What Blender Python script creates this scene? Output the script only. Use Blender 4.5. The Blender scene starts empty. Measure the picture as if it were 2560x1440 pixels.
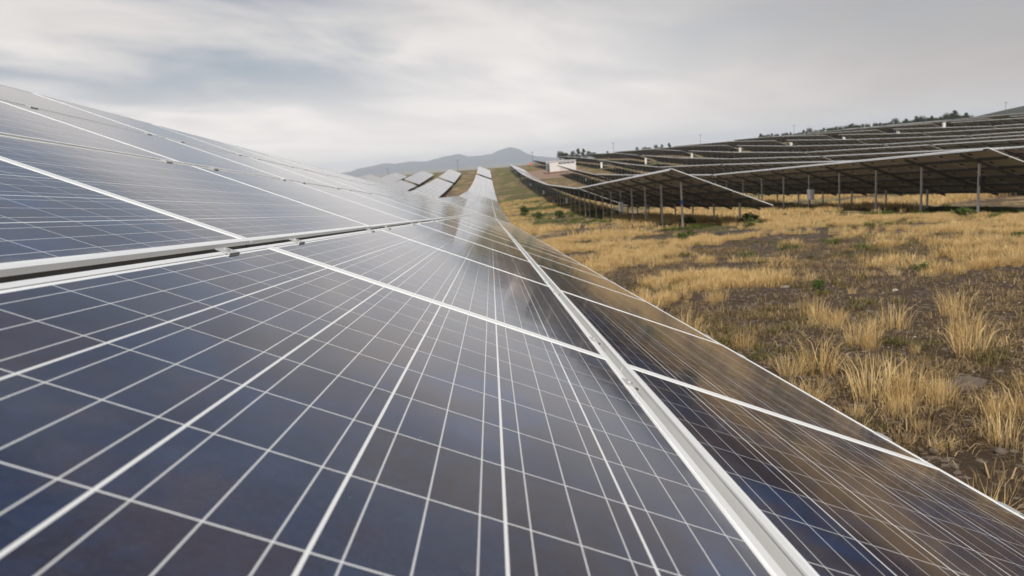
import bpy, math, random
import numpy as np
from mathutils import Vector, Matrix

S = bpy.context.scene
COL = S.collection
R = math.radians

# ------------------------------------------------------------------ camera
# world: X down the cross slope to the right, Y along the rows, Z up (metres)
CAM = Vector((-1.24887079, -1.92480138, 1.74293417))
WM = [[0.99505555, -0.06264640, -0.07707064],      # camera right
      [-0.08735251, -0.18272741, -0.97927536],     # camera down
      [0.04726516, 0.98116570, -0.18729624]]       # view direction
cd = bpy.data.cameras.new("camera")
cam = bpy.data.objects.new("camera", cd)
COL.objects.link(cam)
cam.matrix_world = Matrix((
    (WM[0][0], -WM[1][0], -WM[2][0], CAM.x),
    (WM[0][1], -WM[1][1], -WM[2][1], CAM.y),
    (WM[0][2], -WM[1][2], -WM[2][2], CAM.z),
    (0, 0, 0, 1)))
cd.sensor_width = 36.0
cd.lens = 36.0 * 1803.89 / 2560
cd.shift_x = -50.785 / 2560
cd.shift_y = 16.571 / 2560
cd.clip_start = 0.05
cd.clip_end = 90000
cd.dof.use_dof = True
cd.dof.focus_distance = 1.9
cd.dof.aperture_fstop = 7.0
S.camera = cam
S.render.resolution_x, S.render.resolution_y = 1024, 576

# ------------------------------------------------------------------ light
SUN_EL, SUN_AZ = R(56), R(200)      # azimuth from +Y towards +X
S.view_settings.view_transform = 'Standard'
S.view_settings.look = 'None'
S.view_settings.gamma = 1.0
S.view_settings.use_curve_mapping = False
S.view_settings.exposure = 1.0
sd = bpy.data.lights.new("sun", 'SUN')
sun = bpy.data.objects.new("sun", sd)
COL.objects.link(sun)
sd.energy = 2.4
sd.angle = R(12)
sd.color = (1.0, 0.95, 0.87)
sdir = Vector((math.sin(SUN_AZ) * math.cos(SUN_EL), math.cos(SUN_AZ) * math.cos(SUN_EL), math.sin(SUN_EL)))
sun.rotation_euler = sdir.to_track_quat('Z', 'Y').to_euler()


class NT:
    """small helper to write node trees as expressions"""
    def __init__(self, tree):
        self.t = tree
        self.n = tree.nodes
        self.n.clear()

    def new(self, kind, **kw):
        nd = self.n.new(kind)
        for k, v in kw.items():
            setattr(nd, k, v)
        return nd

    def put(self, sock, v):
        if isinstance(v, bpy.types.NodeSocket):
            self.t.links.new(v, sock)
        elif v is not None:
            if sock.type == 'RGBA' and len(v) == 3:
                v = (*v, 1.0)
            sock.default_value = v

    def m(self, op, a, b=None, c=None, clamp=False):
        nd = self.new('ShaderNodeMath', operation=op, use_clamp=clamp)
        for i, v in enumerate((a, b, c)):
            if v is not None:
                self.put(nd.inputs[i], v)
        return nd.outputs[0]

    def mix(self, f, a, b, kind='RGBA', blend='MIX'):
        nd = self.new('ShaderNodeMix', data_type=kind, blend_type=blend) if kind == 'RGBA' else self.new('ShaderNodeMix', data_type=kind)
        i = {'FLOAT': (0, 2, 3), 'VECTOR': (0, 4, 5), 'RGBA': (0, 6, 7)}[kind]
        for s, v in zip(i, (f, a, b)):
            self.put(nd.inputs[s], v)
        return nd.outputs[{'FLOAT': 0, 'VECTOR': 1, 'RGBA': 2}[kind]]

    def ss(self, x, lo, hi):
        nd = self.new('ShaderNodeMapRange', interpolation_type='SMOOTHSTEP')
        self.put(nd.inputs[0], x)
        nd.inputs[1].default_value = lo
        nd.inputs[2].default_value = hi
        return nd.outputs[0]

    def noise(self, vec, scale, detail=4, rough=0.55, dist=0.0, dim='3D'):
        nd = self.new('ShaderNodeTexNoise', noise_dimensions=dim)
        self.put(nd.inputs['Vector'], vec)
        nd.inputs['Scale'].default_value = scale
        nd.inputs['Detail'].default_value = detail
        nd.inputs['Roughness'].default_value = rough
        nd.inputs['Distortion'].default_value = dist
        return nd.outputs['Fac']

    def xyz(self, v):
        nd = self.new('ShaderNodeSeparateXYZ')
        self.put(nd.inputs[0], v)
        return nd.outputs

    def vec(self, x, y, z=0.0):
        nd = self.new('ShaderNodeCombineXYZ')
        for i, v in enumerate((x, y, z)):
            self.put(nd.inputs[i], v)
        return nd.outputs[0]


world = bpy.data.worlds.new("World")
S.world = world
world.use_nodes = True
W_ = NT(world.node_tree)
sky = W_.new('ShaderNodeTexSky', sky_type='NISHITA')
sky.sun_disc = False
sky.sun_elevation = SUN_EL
sky.sun_rotation = SUN_AZ
sky.air_density = 1.0
sky.dust_density = 2.5
d = W_.new('ShaderNodeTexCoord').outputs['Generated']
dx, dy, dz = W_.xyz(d)
zz = W_.m('ADD', W_.m('MAXIMUM', dz, 0.0), 0.16)
cu = W_.m('DIVIDE', dx, zz)
cv = W_.m('DIVIDE', dy, zz)
# cloud sheet coordinates, stretched along the wind
ca, sa = math.cos(R(38)), math.sin(R(38))
pu = W_.m('ADD', W_.m('MULTIPLY', cu, ca), W_.m('MULTIPLY', cv, -sa))
pv = W_.m('ADD', W_.m('MULTIPLY', cu, sa), W_.m('MULTIPLY', cv, ca))
pc = W_.vec(W_.m('MULTIPLY', pu, 1.15), W_.m('MULTIPLY', pv, 0.62), 3.7)
n1 = W_.noise(pc, 1.0, 5, 0.50, 0.5)
n2 = W_.noise(pc, 2.1, 5, 0.46, 0.7)
n3 = W_.noise(W_.vec(cu, cv, 9.0), 0.35, 3, 0.5)
right = W_.ss(dx, 0.05, 0.62)
leftness = W_.ss(dx, 0.3, -0.45)
# thickness of the cover: holes of pale blue, more of them high up on the left
hole = W_.m('ADD', W_.m('MULTIPLY', n1, 0.72), W_.m('MULTIPLY', n2, 0.28))
high = W_.ss(dz, 0.02, 0.16)
hole = W_.ss(hole, 0.36, 0.66)
gap = W_.m('MULTIPLY', W_.m('SUBTRACT', 1.0, hole), W_.m('MULTIPLY', high, W_.m('ADD', W_.m('MULTIPLY', leftness, 0.75), 0.40)))
bright = W_.mix(W_.ss(n2, 0.30, 0.72), (0.455, 0.432, 0.418), (0.500, 0.474, 0.456))
dark = W_.mix(W_.ss(n3, 0.35, 0.65), (0.175, 0.157, 0.148), (0.250, 0.228, 0.216))
cloud = W_.mix(W_.m('MULTIPLY', right, W_.ss(dz, -0.10, 0.13)), bright, dark)
bk_sky = W_.new('ShaderNodeBackground')
W_.put(bk_sky.inputs[0], sky.outputs[0])
bk_sky.inputs[1].default_value = 0.05
bk_cl = W_.new('ShaderNodeBackground')
# blue-grey thin cover seen in the holes; unseen overhead, the sky is darkened to deepen panel reflections
thin = W_.mix(gap, cloud, (0.250, 0.268, 0.300))
shade = W_.m('SUBTRACT', 1.0, W_.m('MULTIPLY', W_.ss(dz, 0.06, 0.22), 0.20))
thin = W_.mix(shade, (0.0, 0.0, 0.0), thin)
patch = W_.m('ADD', 0.42, W_.m('MULTIPLY', W_.ss(n2, 0.36, 0.64), 0.36))
thin = W_.mix(W_.ss(dz, 0.16, 0.55), thin, W_.mix(patch, (0.0, 0.0, 0.0), (0.235, 0.27, 0.335)))
W_.put(bk_cl.inputs[0], thin)
bk_cl.inputs[1].default_value = 1.0
mixb = W_.new('ShaderNodeMixShader')
W_.put(mixb.inputs[0], W_.m('SUBTRACT', 1.0, W_.m('MULTIPLY', gap, 0.35)))
W_.t.links.new(bk_sky.outputs[0], mixb.inputs[1])
W_.t.links.new(bk_cl.outputs[0], mixb.inputs[2])
wo = W_.new('ShaderNodeOutputWorld')
W_.t.links.new(mixb.outputs[0], wo.inputs[0])
try:
    world.cycles.sampling_method = 'MANUAL'
    world.cycles.sample_map_resolution = 512
except Exception:
    pass

rng = np.random.default_rng(7)
random.seed(7)


# ------------------------------------------------------------------ camera maths (measuring only)
def project(p):
    q = [p[i] - CAM[i] for i in range(3)]
    c = [sum(WM[r][i] * q[i] for i in range(3)) for r in range(3)]
    return 1330.785 + 1803.89 * c[0] / c[2], 736.571 + 1803.89 * c[1] / c[2]


# ------------------------------------------------------------------ materials
def mat(name):
    m = bpy.data.materials.new(name)
    m.use_nodes = True
    t = NT(m.node_tree)
    bs = t.new('ShaderNodeBsdfPrincipled')
    out = t.new('ShaderNodeOutputMaterial')
    m.node_tree.links.new(bs.outputs[0], out.inputs[0])
    return m, t, bs, out


def simple(name, col, rough=0.6, metal=0.0, var=0.15, scale=6.0, bump=0.0):
    m, t, bs, out = mat(name)
    co = t.new('ShaderNodeTexCoord').outputs['Object']
    n = t.noise(co, scale, 5, 0.6)
    lo = tuple(c * (1 - var) for c in col)
    hi = tuple(min(1, c * (1 + var)) for c in col)
    t.put(bs.inputs['Base Color'], t.mix(n, lo, hi))
    bs.inputs['Metallic'].default_value = metal
    t.put(bs.inputs['Roughness'], t.m('ADD', t.m('MULTIPLY', n, 0.2), rough - 0.1))
    if bump:
        b = t.new('ShaderNodeBump')
        b.inputs['Strength'].default_value = bump
        t.put(b.inputs['Height'], n)
        t.t.links.new(b.outputs[0], bs.inputs['Normal'])
    return m


M_ALU = simple("anodised_aluminium", (0.78, 0.78, 0.765), 0.42, 0.25, 0.06, 5.0)
M_STEEL = simple("galvanised_steel", (0.55, 0.54, 0.52), 0.5, 0.55, 0.16, 9.0)
M_RAIL = simple("rail_steel", (0.17, 0.155, 0.14), 0.6, 0.2, 0.15, 6.0)
M_BACK = simple("backsheet", (0.46, 0.43, 0.395), 0.7, 0.0, 0.05, 2.0)
M_JBOX = simple("black_plastic", (0.02, 0.02, 0.02), 0.5)
M_WALL_SHADE = simple("frame_wall_shade", (0.055, 0.052, 0.045), 0.7, 0, 0.2, 3.0)  # near-black colour stands for the shade in the seam gaps
M_WBOX = simple("white_powder_coat", (0.80, 0.79, 0.76), 0.5, 0.0, 0.05)
M_BLUE = simple("blue_tape", (0.02, 0.12, 0.45), 0.5)
M_WHITE = simple("white_paint", (0.82, 0.79, 0.77), 0.55, 0.0, 0.05, 0.8)
M_GREY = simple("grey_paint", (0.14, 0.15, 0.16), 0.5, 0.0, 0.1)
M_PAD = simple("red_earth_pad", (0.24, 0.13, 0.08), 0.95, 0.0, 0.3, 2.0, 0.4)
M_WOOD = simple("weathered_pole", (0.14, 0.11, 0.09), 0.8, 0.0, 0.2)
M_ORANGE = simple("orange_plastic", (0.85, 0.14, 0.03), 0.5)
M_ROCK = simple("pale_stone", (0.34, 0.295, 0.25), 0.85, 0.0, 0.3, 14.0, 0.3)
M_ROCKD = simple("dark_stone", (0.095, 0.072, 0.054), 0.9, 0.0, 0.35, 14.0, 0.3)

CELL, PL, PW = 0.159, 1.979, 0.998        # cell pitch, module length, module width
PITCH, VPITCH = 1.985, 1.0364


def solar_glass():
    m, t, bs, out = mat("solar_cells_under_glass")
    uv = t.new('ShaderNodeUVMap')
    uv.uv_map = 'uv'
    x, y, _ = t.xyz(uv.outputs[0])
    X = t.m('DIVIDE', t.m('SUBTRACT', x, (PL - 12 * CELL) / 2), CELL)
    Y = t.m('DIVIDE', t.m('SUBTRACT', y, (PW - 6 * CELL) / 2), CELL)
    ins = t.m('MULTIPLY', t.m('MULTIPLY', t.m('GREATER_THAN', X, 0.0), t.m('LESS_THAN', X, 12.0)),
              t.m('MULTIPLY', t.m('GREATER_THAN', Y, 0.0), t.m('LESS_THAN', Y, 6.0)))
    fx, fy = t.m('FRACT', X), t.m('FRACT', Y)
    gx = t.m('GREATER_THAN', t.m('ABSOLUTE', t.m('SUBTRACT', fx, 0.5)), 0.5 - 0.0011 / CELL)
    gy = t.m('GREATER_THAN', t.m('ABSOLUTE', t.m('SUBTRACT', fy, 0.5)), 0.5 - 0.0019 / CELL)
    b3 = t.m('FRACT', t.m('MULTIPLY', fy, 3.0))
    bus = t.m('LESS_THAN', t.m('ABSOLUTE', t.m('SUBTRACT', b3, 0.5)), 3 * 0.0009 / CELL)
    gap = t.m('MAXIMUM', gx, gy)
    # a value of its own for each cell and each panel
    rnd = t.new('ShaderNodeObjectInfo').outputs['Random']
    att = t.new('ShaderNodeAttribute')
    att.attribute_name = 'pid'
    cid = t.vec(t.m('FLOOR', X), t.m('FLOOR', Y), t.m('ADD', t.m('MULTIPLY', rnd, 517.0), att.outputs['Fac']))
    wn = t.new('ShaderNodeTexWhiteNoise', noise_dimensions='3D')
    t.put(wn.inputs['Vector'], cid)
    r1 = wn.outputs['Value']
    wn2 = t.new('ShaderNodeTexWhiteNoise', noise_dimensions='4D')
    t.put(wn2.inputs['Vector'], cid)
    wn2.inputs['W'].default_value = 4.3
    r2 = wn2.outputs['Value']
    blue = t.mix(r2, (0.009, 0.014, 0.036), (0.014, 0.025, 0.060))
    brown = t.mix(r2, (0.014, 0.012, 0.020), (0.024, 0.018, 0.026))
    cellc = t.mix(t.ss(r1, 0.30, 0.85), blue, brown)
    big = t.noise(t.vec(x, y, t.m('MULTIPLY', rnd, 40.0)), 4.0, 3, 0.6)
    cellc = t.mix(t.m('MULTIPLY', t.ss(big, 0.50, 0.70), 0.8), cellc, (0.013, 0.042, 0.120))
    # crystal grains and the fine printed fingers
    vo = t.new('ShaderNodeTexVoronoi')
    t.put(vo.inputs['Vector'], uv.outputs[0])
    vo.inputs['Scale'].default_value = 230.0
    vr = t.xyz(vo.outputs['Color'])[0]
    vo2 = t.new('ShaderNodeTexVoronoi')
    t.put(vo2.inputs['Vector'], uv.outputs[0])
    vo2.inputs['Scale'].default_value = 62.0
    vr2 = t.xyz(vo2.outputs['Color'])[0]
    cellc = t.mix(t.m('MULTIPLY', t.ss(vr2, 0.45, 1.0), 0.35), cellc, (0.018, 0.034, 0.085))
    mot = t.noise(t.vec(x, y, t.m('MULTIPLY', rnd, 90.0)), 9.0, 4, 0.6)
    cellc = t.mix(t.m('MULTIPLY', t.ss(mot, 0.42, 0.70), 0.75), cellc, (0.034, 0.023, 0.034))
    cellc = t.mix(t.m('MULTIPLY', vr, 0.28), cellc, (0.040, 0.048, 0.080))
    col = t.mix(bus, cellc, (0.52, 0.52, 0.52))
    col = t.mix(gap, col, (0.66, 0.66, 0.65))
    col = t.mix(ins, (0.86, 0.86, 0.85), col)
    # thin dust film and a few specks
    dn = t.noise(uv.outputs[0], 9.0, 6, 0.65)
    sp = t.noise(uv.outputs[0], 60.0, 2, 0.5)
    dust = t.m('ADD', t.m('MULTIPLY', t.ss(dn, 0.45, 0.8), 0.035), t.m('MULTIPLY', t.ss(sp, 0.78, 0.82), 0.35))
    dust = t.m('ADD', dust, 0.012)
    # dirt line that rain leaves above the lower frame edge, and a few dried drops
    dust = t.m('ADD', dust, t.m('MULTIPLY', t.ss(y, 0.055, 0.016), t.m('MULTIPLY', t.ss(dn, 0.3, 0.7), 0.30)))
    vd = t.new('ShaderNodeTexVoronoi')
    t.put(vd.inputs['Vector'], t.vec(x, y, t.m('MULTIPLY', rnd, 33.0)))
    vd.inputs['Scale'].default_value = 6.5
    vsz = t.xyz(vd.outputs['Color'])[1]
    drop = t.m('MULTIPLY', t.m('LESS_THAN', vd.outputs['Distance'], t.m('MULTIPLY', vsz, 0.045)), t.m('GREATER_THAN', t.xyz(vd.outputs['Color'])[2], 0.55))
    dust = t.m('ADD', dust, t.m('MULTIPLY', drop, 0.45))
    col = t.mix(dust, col, (0.42, 0.38, 0.34))
    t.put(bs.inputs['Base Color'], col)
    t.put(bs.inputs['Roughness'], t.m('ADD', 0.055, t.m('MULTIPLY', dn, 0.06)))
    bs.inputs['IOR'].default_value = 1.47
    # faint waviness of the toughened glass
    b = t.new('ShaderNodeBump')
    b.inputs['Strength'].default_value = 0.035
    b.inputs['Distance'].default_value = 0.02
    t.put(b.inputs['Height'], t.noise(uv.outputs[0], 3.5, 2, 0.5))
    t.t.links.new(b.outputs[0], bs.inputs['Normal'])
    return m


M_GLASS = solar_glass()


# ------------------------------------------------------------------ mesh helpers
class MB:
    def __init__(self):
        self.v, self.f, self.mi, self.uv, self.pid = [], [], [], [], []

    def quad(self, a, b, c, d, mi=0, uv=None, pid=0.0):
        i = len(self.v)
        self.v += [a, b, c, d]
        self.f.append((i, i + 1, i + 2, i + 3))
        self.mi.append(mi)
        self.uv.append(uv or ((0, 0),) * 4)
        self.pid.append(pid)

    def box(self, x0, x1, y0, y1, z0, z1, mi=0, M=None):
        p = [Vector((x, y, z)) for x in (x0, x1) for y in (y0, y1) for z in (z0, z1)]
        if M is not None:
            p = [M @ q for q in p]
        i = len(self.v)
        self.v += [tuple(q) for q in p]
        for q in ((0, 1, 3, 2), (4, 6, 7, 5), (0, 4, 5, 1), (2, 3, 7, 6), (0, 2, 6, 4), (1, 5, 7, 3)):
            self.f.append(tuple(i + k for k in q))
            self.mi.append(mi)
            self.uv.append(((0, 0),) * 4)
            self.pid.append(0.0)

    def tube(self, pts, r0, r1=None, n=8, mi=0):
        r1 = r0 if r1 is None else r1
        pts = [Vector(p) for p in pts]
        base = len(self.v)
        for k, p in enumerate(pts):
            a = pts[min(k + 1, len(pts) - 1)] - pts[max(k - 1, 0)]
            a.normalize()
            s = a.orthogonal().normalized() if abs(a.z) < 0.99 else Vector((1, 0, 0))
            w = a.cross(s).normalized()
            s = w.cross(a)
            r = r0 + (r1 - r0) * k / (len(pts) - 1)
            for j in range(n):
                t = 2 * math.pi * j / n
                self.v.append(tuple(p + r * (math.cos(t) * s + math.sin(t) * w)))
        for k in range(len(pts) - 1):
            for j in range(n):
                a, b = base + k * n + j, base + k * n + (j + 1) % n
                self.f.append((a, b, b + n, a + n))
                self.mi.append(mi)
                self.uv.append(((0, 0),) * 4)
                self.pid.append(0.0)
        e = base + (len(pts) - 1) * n
        self.f.append(tuple(range(e, e + n)))
        self.mi.append(mi)
        self.uv.append(((0, 0),) * n)
        self.pid.append(0.0)

    def mesh(self, name, mats, bevel=0.0):
        me = bpy.data.meshes.new(name)
        me.from_pydata([tuple(v) for v in self.v], [], self.f)
        for m in mats:
            me.materials.append(m)
        me.polygons.foreach_set('material_index', self.mi)
        if any(m is M_GLASS for m in mats):
            ul = me.uv_layers.new(name='uv')
            flat = [c for q in self.uv for p in q for c in p]
            ul.data.foreach_set('uv', flat)
            at = me.attributes.new('pid', 'FLOAT', 'FACE')
            at.data.foreach_set('value', self.pid)
        me.update()
        return me


def add(name, me, parent=None, M=None):
    o = bpy.data.objects.new(name, me)
    COL.objects.link(o)
    if parent is not None:
        o.parent = parent
    if M is not None:
        o.matrix_local = M
    return o


def empty(name, loc):
    o = bpy.data.objects.new(name, None)
    COL.objects.link(o)
    o.empty_display_size = 0.3
    o.location = loc
    return o


def tag(o, label, cat=None, group=None):
    o['label'] = label
    if cat:
        o['category'] = cat
    if group:
        o['group'] = group
    return o


def bevel(o, w=0.01, seg=2):
    b = o.modifiers.new('bevel', 'BEVEL')
    b.width = w
    b.segments = seg
    b.limit_method = 'ANGLE'
    return o


# ------------------------------------------------------------------ terrain
TILT = R(23.7217)
SV = 4 * VPITCH + PW                       # slope length of a table
DX, DZ = SV * math.cos(TILT), SV * math.sin(TILT)
PIT = 11.6                                     # row pitch
CLR = 0.80                                     # lower edge above ground
# height of the upper table edge along each row, (Y, Z)
P1 = [(-30, 2.12 + .75 + 2.08), (0, .75 + 2.07), (45.8, -2.49 + 2.066), (81.7, -2.02), (118, -2.95), (126, -3.1), (160, -3.1), (200, -2.7), (236, -2.17), (290, -.95), (335, .15)]
ROWS = {
    1: P1,
    2: [(-30, 5.1), (0, 2.9), (31.2, .73), (43.2, 0), (68.6, -1.6), (105, -2.38), (127, -2.5), (168, -2.33), (213, -1.6), (264, -.4), (317, 0.1)],
    3: [(-30, 5.0), (0, 2.6), (26.3, .7), (31, .5), (38.7, .1), (51, -.7), (60.3, -1), (75, -1.32), (93.6, -1.7), (137, -2.4), (174, -1.8), (207, -1.1), (260, -.2), (317, .3)],
    4: [(0, 2.0), (40, 0), (63, -.85), (78, -1), (94.7, -1.2), (107.7, -1.4), (131, -1.9), (168, -1.4), (204.6, -.4), (249, .3), (316, 1)],
    5: [(0, 1.6), (55, -.5), (82, -.95), (105, -1.2), (126, -1.3), (145, -1.25), (164, -1), (199, -.2), (207, -.1), (243, .9), (315, 1)],
    6: [(0, 1.2), (70, -.45), (85, -.55), (105, -.95), (122, -1.1), (158, -.7), (187, 0), (202, .2), (237, 1.2), (308, 1.1)],
    7: [(0, .9), (85, -.3), (104, -.6), (118, -.7), (127, -.6), (154, -.3), (190, .5), (197, .7), (228, 1.3), (308, 1.2)],
    8: [(0, .7), (100, -.1), (113, -.3), (149, .1), (185, .9), (193, 1.0), (229, 1.7), (300, 1.5)],
    9: [(0, .6), (116, .2), (145, .4), (176, 1.2), (188, 1.4), (223, 2.2), (300, 2.0)],
    10: [(0, .8), (131, .6), (140, .7), (176, 1.6), (184, 1.7), (199, 2.0), (300, 2.2)],
    11: [(0, 1.4), (147, 1.7), (172, 2.1), (190, 2.5), (300, 2.6)],
    12: [(0, 2.0), (162, 2.4), (174, 2.4), (189, 2.75), (300, 2.8)],
    13: [(0, 2.8), (177, 3.0), (206, 2.95), (262, 2.9), (341, 2.5)],
}
XT = {k: (-DX if k == 1 else 7.2 + PIT * (k - 2)) for k in ROWS}


def ztop(k, y):
    k = max(1, min(13, k))
    a = np.array(ROWS[k])
    return np.interp(y, a[:, 0], a[:, 1])


GX = np.array([-45.0, -DX - 2] + [XT[k] + DX / 2 for k in range(1, 14)] + [160, 260.])
YS = np.linspace(-30, 345, 376)
GT = np.array([ztop(1, YS), ztop(1, YS)] + [ztop(k, YS) for k in range(1, 14)] + [ztop(13, YS), ztop(13, YS)]) - DZ - CLR
# smooth along Y so that the ground has no creases
ker = np.ones(9) / 9
GT = np.array([np.convolve(np.pad(r, 4, mode='edge'), ker, mode='valid') for r in GT])


def ground(x, y):
    x, y = np.broadcast_arrays(np.asarray(x, float), np.asarray(y, float))
    xc = np.clip(x, GX[0], GX[-1])
    yc = np.clip(y, YS[0], YS[-1])
    i = np.clip(np.searchsorted(GX, xc) - 1, 0, len(GX) - 2)
    t = (xc - GX[i]) / (GX[i + 1] - GX[i])
    j = np.clip(yc - YS[0], 0, len(YS) - 1.001).astype(int)
    s = yc - YS[0] - j
    z = (GT[i, j] * (1 - t) + GT[i + 1, j] * t) * (1 - s) + (GT[i, j + 1] * (1 - t) + GT[i + 1, j + 1] * t) * s
    # fall away to the plain beyond the fence and to the left
    far = np.clip((y - 345) / 1600, 0, 1)
    left = np.clip((-45 - x) / 1500, 0, 1)
    rt = np.clip((x - 300) / 2500, 0, 1)
    bk = np.clip((-30 - y) / 1500, 0, 1)
    e = np.maximum(np.maximum(far, left), np.maximum(rt, bk))
    e = e * e * (3 - 2 * e)
    z = z * (1 - e) - 52 * e
    # low rise on the right behind the tree line
    z = z + 48 * np.exp(-(((x - 860) / 260) ** 2 + ((y - 900) / 330) ** 2))
    return z


def bumps(x, y):
    return (0.030 * np.sin(x * 2.1 + 1.3 * np.sin(y * 1.3)) * np.sin(y * 1.7 + x * .6) +
            0.016 * np.sin(x * 5.3 + y * 2.2) * np.sin(y * 4.7 - x * 1.9) + 0.03 * np.sin(x * .7 + 2) * np.sin(y * .55))


def gz(x, y):
    return ground(x, y) + bumps(x, y)


def ground_mesh():
    def axis(parts):
        return np.unique(np.concatenate([np.arange(a, b, s) for a, b, s in parts]))
    xs = axis([(-16000, -4000, 1500), (-4000, -400, 400), (-400, -60, 40), (-60, -6, 3), (-6, 24, .25), (24, 170, 2.5), (170, 500, 15), (500, 2500, 80), (2500, 16001, 1500)])
    ys = axis([(-6000, -300, 700), (-300, -12, 24), (-12, 42, .25), (42, 120, 1), (120, 370, 2.5), (370, 900, 20), (900, 3000, 100), (3000, 16001, 1000)])
    Xg, Yg = np.meshgrid(xs, ys, indexing='ij')
    Zg = ground(Xg, Yg)
    near = (Xg > -6) & (Xg < 24) & (Yg > -12) & (Yg < 42)
    Zg = Zg + np.where(near, bumps(Xg, Yg), 0)
    nx, ny = Xg.shape
    v = np.stack([Xg, Yg, Zg], -1).reshape(-1, 3)
    a = np.arange((nx - 1) * (ny - 1))
    i, j = a // (ny - 1), a % (ny - 1)
    b = i * ny + j
    f = np.stack([b, b + ny, b + ny + 1, b + 1], 1)
    return v, f


def big_mesh(name, v, quads=None, tris=None, mats=(), attr=None, smooth=True):
    me = bpy.data.meshes.new(name)
    me.vertices.add(len(v))
    me.vertices.foreach_set('co', np.asarray(v, np.float32).ravel())
    lo, st, tot = [], [], []
    n = 0
    for arr, k in ((quads, 4), (tris, 3)):
        if arr is not None and len(arr):
            lo.append(arr.ravel())
            st.append(n + np.arange(len(arr)) * k)
            tot.append(np.full(len(arr), k))
            n += arr.size
    lo = np.concatenate(lo).astype(np.int32)
    me.loops.add(len(lo))
    me.loops.foreach_set('vertex_index', lo)
    st = np.concatenate(st).astype(np.int32)
    me.polygons.add(len(st))
    me.polygons.foreach_set('loop_start', st)
    me.polygons.foreach_set('loop_total', np.concatenate(tot).astype(np.int32))
    if smooth:
        me.polygons.foreach_set('use_smooth', np.ones(len(st), bool))
    for m in mats:
        me.materials.append(m)
    if attr is not None:
        at = me.attributes.new('tone', 'FLOAT', 'POINT')
        at.data.foreach_set('value', np.asarray(attr, np.float32))
    me.update()
    me.validate()
    return me


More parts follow.
